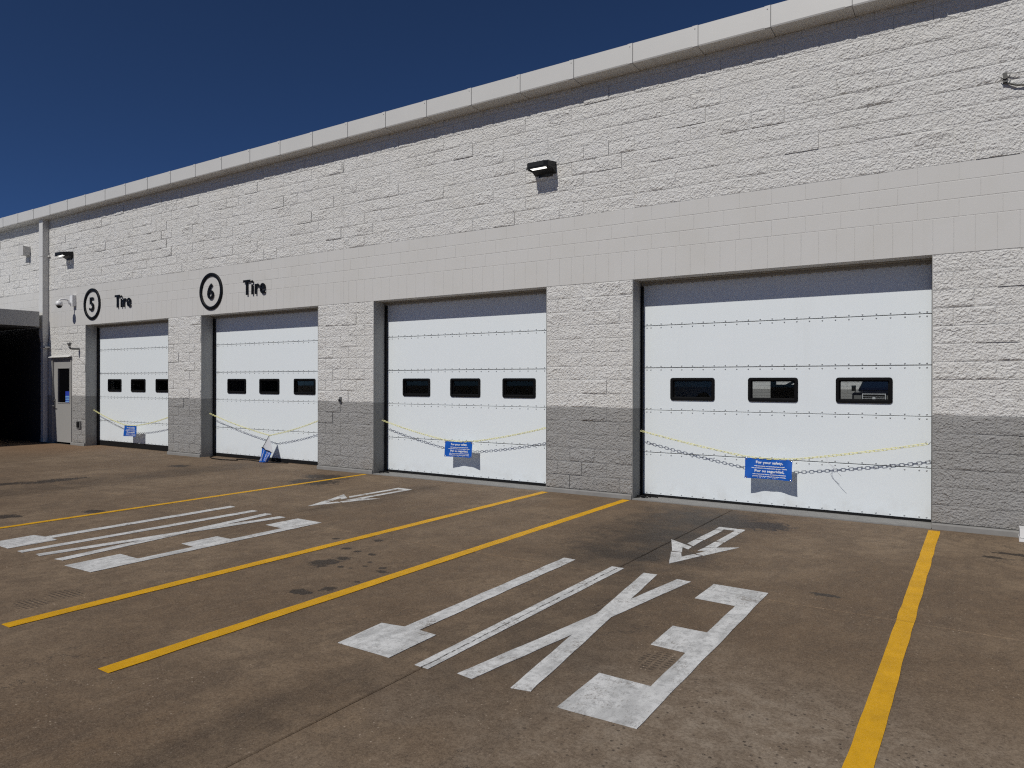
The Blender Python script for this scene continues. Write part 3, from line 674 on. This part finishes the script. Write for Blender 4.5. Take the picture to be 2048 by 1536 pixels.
def banner(tl, tr_, H, label, yb):
    t = thing('safety_banner', ((tl[0]+tr_[0])/2, tl[1], tl[2]), label, 'banner', 'blue safety banners hung on the door chains')
    W = math.hypot(tr_[0]-tl[0], tr_[2]-tl[2]); ph = random.uniform(0, 6)
    def P(u, v, off=0.):
        x = tl[0]+(tr_[0]-tl[0])*u; z = tl[2]+(tr_[2]-tl[2])*u-.012*math.sin(math.pi*u)*(1-v)-H*v
        y = tl[1]+(yb-tl[1])*v+.05*math.sin(math.pi*u)*v**1.3+.006*math.sin(9*u+ph)*(1-v)+.004*math.sin(17*u+5*v+ph)
        x += -.006*math.sin(math.pi*v)*(u-.5)
        return (x, y+off, z)
    obj('banner_sheet', MB().grid(lambda u, v: P(u, v), 24, 12, flip=True), MAT_BLUE, t)
    obj('banner_back', MB().grid(lambda u, v: P(u, v, .0015), 24, 12), MAT_VBACK, t)
    obj('lettering', banner_text(0, W, H, lambda u, v: P(u, v, -.0022)), MAT_PRINT, t)
    g = MB()
    for u, v in ((.03, .06), (.97, .06), (.03, .94), (.97, .94)):
        p = P(u, v); g.lathe([(.012, .001), (.012, .004), (.006, .004), (.005, .001)], (p[0], p[1], p[2]), (0, -1, 0), 12)
    obj('grommet', g, MAT_CHROME, t)
def hook(b, x, y, z, e):
    b.tube([(x-e*.05, y, z+.012), (x+e*.02, y, z+.012)]+[(x+e*(.038+.018*math.cos(a)), y, z+.012-.018+.018*math.sin(a)) for a in [math.radians(q) for q in (120, 90, 40, 0, -40, -90, -130, -180, -220)][::-1][0:0]]+
           [(x+e*.03, y, z+.004), (x+e*.036, y, z-.012), (x+e*.05, y, z-.022), (x+e*.066, y, z-.014), (x+e*.072, y, z+.004), (x+e*.066, y, z+.014)], .0032, 6)
def chain_set(i, zl, zr, tl, tr_, sag, label):
    a, b_ = JAMBS[i]; t = thing('safety_chain', ((a+b_)/2, .15, zl), label, 'chain', 'yellow safety chains across the doors')
    hk = MB(); hook(hk, a, .17, zl, 1); hook(hk, b_, .12, zr, -1); obj('hook', hk, MAT_HOOK, t)
    path = para((a+.06, .17, zl-.012), tl, sag)+para(tl, tr_, .012, 8)[1:]+para(tr_, (b_-.06, .12, zr-.012), sag)[1:]
    obj('chain_links', chain_mesh(path), MAT_CHAIN, t); return t
ch4 = chain_set(3, .905, .893, (-2.62, .165, .612), (-2.015, .165, .608), .012, 'yellow chain strung across the largest rightmost garage door')
obj('loose_tie', MB().tube([(-1.60, .15, .665), (-1.605, .13, .63), (-1.58, .12, .59), (-1.50, .115, .50), (-1.44, .112, .44)], .0022, 5).tube([(-1.60, .15, .66), (-1.62, .14, .64), (-1.60, .13, .60), (-1.52, .12, .54)], .0022, 5), MAT_VBACK, ch4)
banner((-2.615, .16, .603), (-2.02, .16, .600), .270, 'blue For your safety banner hanging across the largest rightmost garage door', .12)
chain_set(2, .905, .900, (-7.67, .165, .598), (-7.08, .165, .603), .02, 'yellow chain strung across the third garage door from the left')
banner((-7.665, .155, .590), (-7.085, .155, .596), .268, 'blue For your safety banner hanging across the third garage door from left', .13)
chain_set(0, .87, .81, (-17.76, .15, .522), (-17.19, .15, .526), .03, 'yellow chain strung across the leftmost garage door')
banner((-17.755, .14, .512), (-17.19, .14, .516), .268, 'blue For your safety banner hanging across the leftmost garage door', .12)
chain_set(1, .90, .87, (-12.275, .165, .487), (-12.27, .165, .487), .03, 'yellow chain strung across the second garage door from the left')
# banner of the second door: fallen from one corner and folded over
t = thing('safety_banner', (-12.27, .15, -.07), 'crumpled blue banner dangling by one corner to the ground at second door', 'banner', 'blue safety banners hung on the door chains')
def tri(u, v):
    ax, az = -12.268, .483; lx, lz = -12.455, .225; rx, rz = -12.135, .135
    x = ax+(lx+(rx-lx)*u-ax)*v; z = az+(lz+(rz-lz)*u-az)*v
    return (x, .15+.012*math.sin(7*u)*v-.02*v, z)
obj('banner_back', MB().grid(tri, 10, 10, flip=True).grid(lambda u, v: (tri(u, v)[0], tri(u, v)[1]+.002, tri(u, v)[2]), 10, 10), MAT_VBACK, t)
def fold(u, v, off=0.):
    l0, r0, l1, r1 = (-12.45, .238), (-12.125, .140), (-12.50, -.068), (-12.27, -.06)
    x = (l0[0]+(r0[0]-l0[0])*u)*(1-v)+(l1[0]+(r1[0]-l1[0])*u)*v; z = (l0[1]+(r0[1]-l0[1])*u)*(1-v)+(l1[1]+(r1[1]-l1[1])*u)*v
    y = .115+.016*math.sin(11*u+3*v)+.01*math.sin(23*u-4*v)*v-.03*math.sin(math.pi*u)*(.4+.6*v)-.02*v
    return (x, y+off, z)
obj('banner_sheet', MB().grid(fold, 26, 16, flip=True).grid(lambda u, v: fold(u, v, .003), 26, 16), MAT_BLUE, t)
lt = MB()
for s, size, col in (('Por su seguridad', .05, .14), ('solo el personal de los asociados', .028, .33), ('For your safety', .055, .55), ('only associates are', .028, .74), ('permitted in this area', .028, .86)):
    vs, fs = text_mesh(s, size, .001, 0); k = min(1, .23/max(x.x for x in vs))
    lt.add([fold(min(.99, max(.01, col+x.y/.36)), min(.98, max(.02, .10+x.x*k/.28)), -.0025) for x in vs], [f[::-1] for f in fs])
obj('lettering', lt, MAT_PRINT, t)
obj('hem', MB().tube([tri(0, v/6) for v in range(7)], .005, 6).tube([fold(u/8, 0, -.006) for u in range(9)], .009, 6), MAT_SIGN, t)
# loose cables on the ground by the second and right doors
cb = obj('loose_cable', MB().tube([(-14.30, .30, GZ+.02), (-14.2, .10, GZ+.014), (-13.9, -.06, GZ+.014), (-13.5, -.10, GZ+.014), (-13.1, .0, GZ+.014), (-13.3, .12, GZ+.014), (-12.9, .18, GZ+.014), (-12.4, .1, GZ+.014), (-12.0, .16, GZ+.014), (-11.8, .25, GZ+.014)], .011, 6), MAT_BLACK)
tag(cb, 'thin black cable lying on the concrete under the second garage door', 'cable')
def clutter(x, label):
    b = MB(); r_ = random.Random(x)
    for k in range(7):
        p = Vector((x+.03+r_.uniform(0, .1), .27+r_.uniform(-.03, .04), GZ+.016)); pts = [p]
        for j in range(5): p = p+Vector((r_.uniform(-.05, .07), r_.uniform(-.06, .03), r_.uniform(0, .02) if j < 2 else -.006)); p.z = max(p.z, GZ+.02); pts.append(p)
        b.tube(pts, .008, 5)
    tag(obj('torn_seal_strip', b, MAT_BLACK), label, 'rubber strip', 'torn rubber strips at the door corners')
clutter(-4.154, 'curled black rubber scraps at the lower left corner of the rightmost door')
clutter(-9.19, 'curled black rubber scraps at the lower left corner of the third door')

# ------------------------------------------------------------------ ground markings
MZ = GZ+.0035
def poly(pts, wob=.004, step=.09, seed=0):
    """painted patch with slightly uneven sprayed edge and a 2 mm body"""
    out = []; n = len(pts)
    for i in range(n):
        p, q = Vector((*pts[i], 0)), Vector((*pts[(i+1) % n], 0)); L = (q-p).length; k = max(1, int(L/step)); d = (q-p).normalized() if L else Vector((1, 0, 0)); nn = Vector((-d.y, d.x, 0))
        for j in range(k):
            c = p+(q-p)*(j/k); 
            out.append((c.x+nn.x*wob*noise.noise(c*4+Vector((seed, 0, 0)))*(1 if j else .3), c.y+nn.y*wob*noise.noise(c*4+Vector((seed, 0, 0)))*(1 if j else .3), MZ-.003))
    return out
def patch(name, polys, mat, parent=None, **k):
    b = MB()
    for p in polys:
        q = poly(p, **k); ar = sum(q[i][0]*q[(i+1) % len(q)][1]-q[(i+1) % len(q)][0]*q[i][1] for i in range(len(q)))
        if ar < 0: q = q[::-1]
        b.prism(q, (0, 0, .003))
    return obj(name, b, mat, parent)
for k, (x, y0, y1, wd, lab) in enumerate([(-9.29, -.10, -9.6, .095, 'yellow painted line farthest left on the concrete'), (-5.535, -.10, -7.29, .115, 'yellow painted line left of the pair between the two EXIT lanes'),
        (-4.205, -.10, -7.325, .115, 'yellow painted line right of the pair between the two EXIT lanes'), (-.44, -.14, -8.6, .112, 'yellow painted line running past the right side of nearest EXIT')]):
    pts = [(x-wd/2, y1), (x+wd/2, y1), (x+wd/2, y0), (x-wd/2, y0)]
    o = patch('painted_line', [pts], MAT_YEL, wob=.007, step=.1, seed=k*9.); tag(o, lab, 'painted line', 'yellow lane lines')
EX = dict(E=[(-1.841, -3.629), (-1.403, -3.645), (-1.376, -6.284), (-1.809, -6.295), (-1.822, -5.786), (-1.505, -5.795), (-1.515, -5.215), (-1.748, -5.201), (-1.756, -4.792), (-1.520, -4.794), (-1.526, -4.115), (-1.842, -4.094)],
          I=[(-2.785, -3.573), (-2.665, -3.574), (-2.671, -6.279), (-2.776, -6.276)],
          T=[(-3.30, -3.53), (-3.175, -3.541), (-3.14, -5.808), (-2.989, -5.819), (-2.977, -6.277), (-3.42, -6.272), (-3.45, -5.841), (-3.268, -5.812)])
XA = [(-2.46, -3.624), (-2.338, -3.612), (-2.018, -6.21), (-2.134, -6.232)]; XB = [(-2.144, -3.655), (-2.02, -3.666), (-2.377, -6.252), (-2.492, -6.236)]
def cross_outline(A, B):
    """one outline for the X so its two strokes never lie in one plane over each other"""
    def ix(p, q, r, s):
        x1, y1, x2, y2, x3, y3, x4, y4 = *p, *q, *r, *s; d = (x1-x2)*(y3-y4)-(y1-y2)*(x3-x4)
        a, b = x1*y2-y1*x2, x3*y4-y3*x4; return ((a*(x3-x4)-(x1-x2)*b)/d, (a*(y3-y4)-(y1-y2)*b)/d)
    AL, AR = (A[0], A[3]), (A[1], A[2]); BL, BR = (B[0], B[3]), (B[1], B[2])
    return [A[0], A[1], ix(*AR, *BL), B[0], B[1], ix(*BR, *AR), A[2], A[3], ix(*AL, *BR), B[2], B[3], ix(*AL, *BL)]
EX['X'] = cross_outline(XA, XB)
def exit_word(dx, dy, label):
    t = thing('painted_word', (-2.4+dx, -5+dy, GZ), label, 'painted word', 'white EXIT words on the concrete')
    for ch in 'EXIT':
        patch('letter', [[(x+dx, y+dy) for x, y in EX[ch]]], MAT_WHT, t, wob=.006, seed=dx+ord(ch))
exit_word(0, 0, 'large white EXIT painted in the near lane before the rightmost door')
exit_word(-5.105, .02, 'white EXIT painted on concrete in the left lane before the third door')
ARW = [[(-2.519, -1.263), (-2.221, -1.277), (-2.220, -1.435), (-2.31, -1.432), (-2.318, -1.37), (-2.434, -1.372), (-2.433, -1.43), (-2.519, -1.418)],
 [(-2.512, -1.444), (-2.424, -1.462), (-2.441, -2.035), (-2.531, -2.021)], [(-2.528, -2.063), (-2.446, -2.059), (-2.442, -2.381), (-2.535, -2.296)],
 [(-2.308, -1.456), (-2.221, -1.456), (-2.229, -2.027), (-2.321, -2.028)], [(-2.321, -2.063), (-2.235, -2.059), (-2.225, -2.305), (-2.33, -2.364)],
 [(-2.745, -2.20), (-2.443, -2.425), (-2.437, -2.55), (-2.519, -2.481), (-2.452, -2.686), (-2.552, -2.695)],
 [(-2.545, -2.739), (-2.448, -2.715), (-2.388, -2.876), (-2.326, -2.718), (-2.24, -2.741), (-2.393, -3.189)],
 [(-2.326, -2.394), (-2.035, -2.19), (-2.223, -2.718), (-2.312, -2.686), (-2.26, -2.498), (-2.34, -2.556)]]
def arrow(dx, dy, label):
    t = thing('painted_arrow', (-2.37+dx, -2.2+dy, GZ), label, 'painted arrow', 'white stencilled arrows on the concrete')
    for k, p in enumerate(ARW): patch('arrow_segment', [[(x+dx, y+dy) for x, y in p]], MAT_WHT, t, wob=.004, step=.08, seed=dx+k)
arrow(0, 0, 'white stencilled arrow pointing out of the rightmost door towards EXIT')
arrow(-5.14, .24, 'white stencilled arrow pointing out of the third door from the left')
# low white block at the foot of the wall, right edge
t = thing('splash_block', (.6, -.15, GZ), 'low white painted block at the wall foot by the right edge', 'block')
obj('upper_course', MB().box(.34, .9, -.26, -.037, GZ+.04, .055), MAT_WHITE, t); obj('lower_course', MB().box(.335, .905, -.27, -.037, GZ, GZ+.034), MAT_WHITE, t)

# ------------------------------------------------------------------ seen through the door windows
def tool_cart():
    t = thing('tool_cart', (-5.6, 6.9, GZ), 'dark red tool cart seen through left window of the rightmost door', 'tool cart')
    obj('cabinet', MB().box(-5.75, -5.1, 6.6, 7.0, .15, 1.02), MAT_RED, t)
    d = MB()
    for k in range(4): d.box(-5.73, -5.12, 6.585, 6.599, .2+.2*k, .37+.2*k)
    obj('drawer', d, MAT_RED, t); obj('handle', MB().tube([(-5.75, 6.8, 1.0), (-5.84, 6.8, 1.1), (-5.86, 6.8, 1.3)], .02, 8), MAT_CHROME, t)
    wv = MB()
    for x in (-5.7, -5.15):
        for y in (6.65, 6.95): wv.cyl((x-.02, y, GZ+.075), (x+.02, y, GZ+.075), .07)
    obj('caster', wv, MAT_TYRE, t); obj('reel', MB().lathe([(.02, 0), (.17, 0), (.17, .08), (.02, .08)], (-5.35, 6.8, 1.2), (0, -1, 0), 20).box(-5.38, -5.32, 6.74, 6.8, 1.0, 1.1), MAT_HOOK, t)
tool_cart()
t = thing('tyre_changer', (-3.7, 8, GZ), 'black workshop machine seen through middle window of the rightmost door', 'machine')
obj('machine_base', MB().box(-4.25, -3.2, 7.7, 8.4, GZ, 1.0).box(-4.36, -4.251, 7.75, 8.3, GZ, .85), MAT_BLACK, t)
obj('column', MB().box(-4.16, -4.06, 8.0, 8.15, 1.0, 2.6), MAT_BLACK, t)
obj('hood', MB().grid(lambda u, v: (-4.03+1.15*u, 7.75+.6*v, 1.0+.72*math.sin(math.pi*min(1, u*.62+.03))**.4), 16, 4).box(-4.03, -2.9, 7.76, 8.3, 1.0, 1.55), MAT_BLACK, t)
obj('arm', MB().tube([(-4.05, 8.05, 2.3), (-3.7, 8.0, 2.35), (-3.55, 7.95, 2.2), (-3.5, 7.9, 1.7)], .04, 8), MAT_HOOK, t)

def truck():
    X, Y = -4.22, 28.
    t = thing('pickup_truck', (X, Y+2.6, GZ), 'dark navy pickup truck facing out, seen through right window of the rightmost door', 'pickup truck')
    b = MB()
    def sec(hw, z0, z1, r=.08): return [(X-hw, z0), (X+hw, z0), (X+hw, z1-r), (X+hw-r, z1), (X-hw+r, z1), (X-hw, z1-r)]
    def loft(secs):
        n = len(secs[0][1]); vs = [(x, y, z) for y, s in secs for x, z in s]; fs = [tuple(range(n))]+[(i*n+(k+1) % n, i*n+k, (i+1)*n+k, (i+1)*n+(k+1) % n) for i in range(len(secs)-1) for k in range(n)]+[tuple(range(len(vs)-1, len(vs)-n-1, -1))]
        b.add(vs, fs)
    loft([(Y, sec(.92, .42, 1.10)), (Y+.06, sec(.95, .36, 1.15)), (Y+.7, sec(.97, .34, 1.20)), (Y+1.35, sec(.98, .34, 1.24)), (Y+5.4, sec(.98, .36, 1.22)), (Y+5.5, sec(.96, .42, 1.18))])
    body = obj('body', b, MAT_TRUCK, t)
    c = MB(); A = [(X-.86, Y+1.3, 1.22), (X+.86, Y+1.3, 1.22), (X+.9, Y+3.3, 1.22), (X-.9, Y+3.3, 1.22)]; R_ = [(X-.66, Y+2.05, 1.86), (X+.66, Y+2.05, 1.86), (X+.68, Y+3.0, 1.86), (X-.68, Y+3.0, 1.86)]
    c.add(A+R_, [(0, 1, 5, 4), (1, 2, 6, 5), (2, 3, 7, 6), (3, 0, 4, 7), (4, 5, 6, 7)]); obj('cab', c, MAT_TRUCK, t)
    ws = MB(); l = lambda p, q, f: tuple(p[i]+(q[i]-p[i])*f for i in range(3))
    p0, p1, p2, p3 = A[0], A[1], R_[1], R_[0]
    def on(u, v): 
        q = l(l(p0, p1, u), l(p3, p2, u), v); return (q[0], q[1]-.012, q[2]+.008)
    ws.add([on(.06, .05), on(.94, .05), on(.92, .93), on(.08, .93)], [(0, 1, 2, 3)]); obj('windscreen', ws, MAT_TGLASS, t)
    gr = MB().box(X-.46, X+.46, Y-.03, Y-.005, .70, 1.08); obj('grille', gr, MAT_BLACK, t)
    gf = MB(); z0, z1 = .68, 1.10
    gf.box(X-.5, X+.5, Y-.05, Y-.031, z1-.035, z1).box(X-.5, X+.5, Y-.05, Y-.031, z0, z0+.035).box(X-.5, X-.465, Y-.05, Y-.031, z0+.036, z1-.036).box(X+.465, X+.5, Y-.05, Y-.031, z0+.036, z1-.036)
    for k in range(3): gf.box(X-.464, X+.464, Y-.045, Y-.031, .78+.08*k, .795+.08*k)
    gf.cyl((X, Y-.046, .88), (X, Y-.06, .88), .07); obj('grille_trim', gf, MAT_TRIM, t)
    for s in (-1, 1):
        obj('headlight', MB().box(min(X+s*.53, X+s*.86), max(X+s*.53, X+s*.86), Y-.03, Y-.004, .76, 1.02), MAT_GALV, t)
        m = obj('mirror', MB().box(min(X+s*.98, X+s*1.16), max(X+s*.98, X+s*1.16), Y+1.42, Y+1.54, 1.2, 1.48), MAT_BLACK, t)
        for yy in (Y+.95, Y+4.5):
            wv = obj('wheel', MB().lathe([(.2, -.12), (.36, -.12), (.39, -.08), (.39, .08), (.36, .12), (.2, .12)], (X+s*.86, yy, GZ+.39), (1, 0, 0), 24), MAT_TYRE, t)
            obj('rim', MB().lathe([(.001, .09), (.08, .1), (.2, .09), (.21, .02)], (X+s*.87, yy, GZ+.39), (s, 0, 0), 18), MAT_CHROME, wv)
    obj('bumper', MB().prism([(x, y, .42) for x, y in ((X-1, Y+.1), (X-.94, Y-.1), (X+.94, Y-.1), (X+1, Y+.1))], (0, 0, .2)), MAT_CHROME, t)
truck()
def back_wall():
    t = thing('rear_block_wall', (-8, 36.1, GZ), 'pale two-tone block wall behind the truck, glimpsed through the door windows', 'wall')
    obj('wall_body', MB().box(-20, 6, 36.0, 36.3, GZ, 6.), MAT_SMOOTH, t)
    b = MB()
    for r in range(20):
        for p, q in course(-14., 0., -14.+(.2 if r % 2 else 0)): b.box(p+.005, q-.005, 35.985+random.uniform(-.006, .006), 36.02, r*C+.005, (r+1)*C-.005, '+y')
    tag(obj('block_courses', b, MAT_SPLIT, t), kind='stuff')
back_wall()
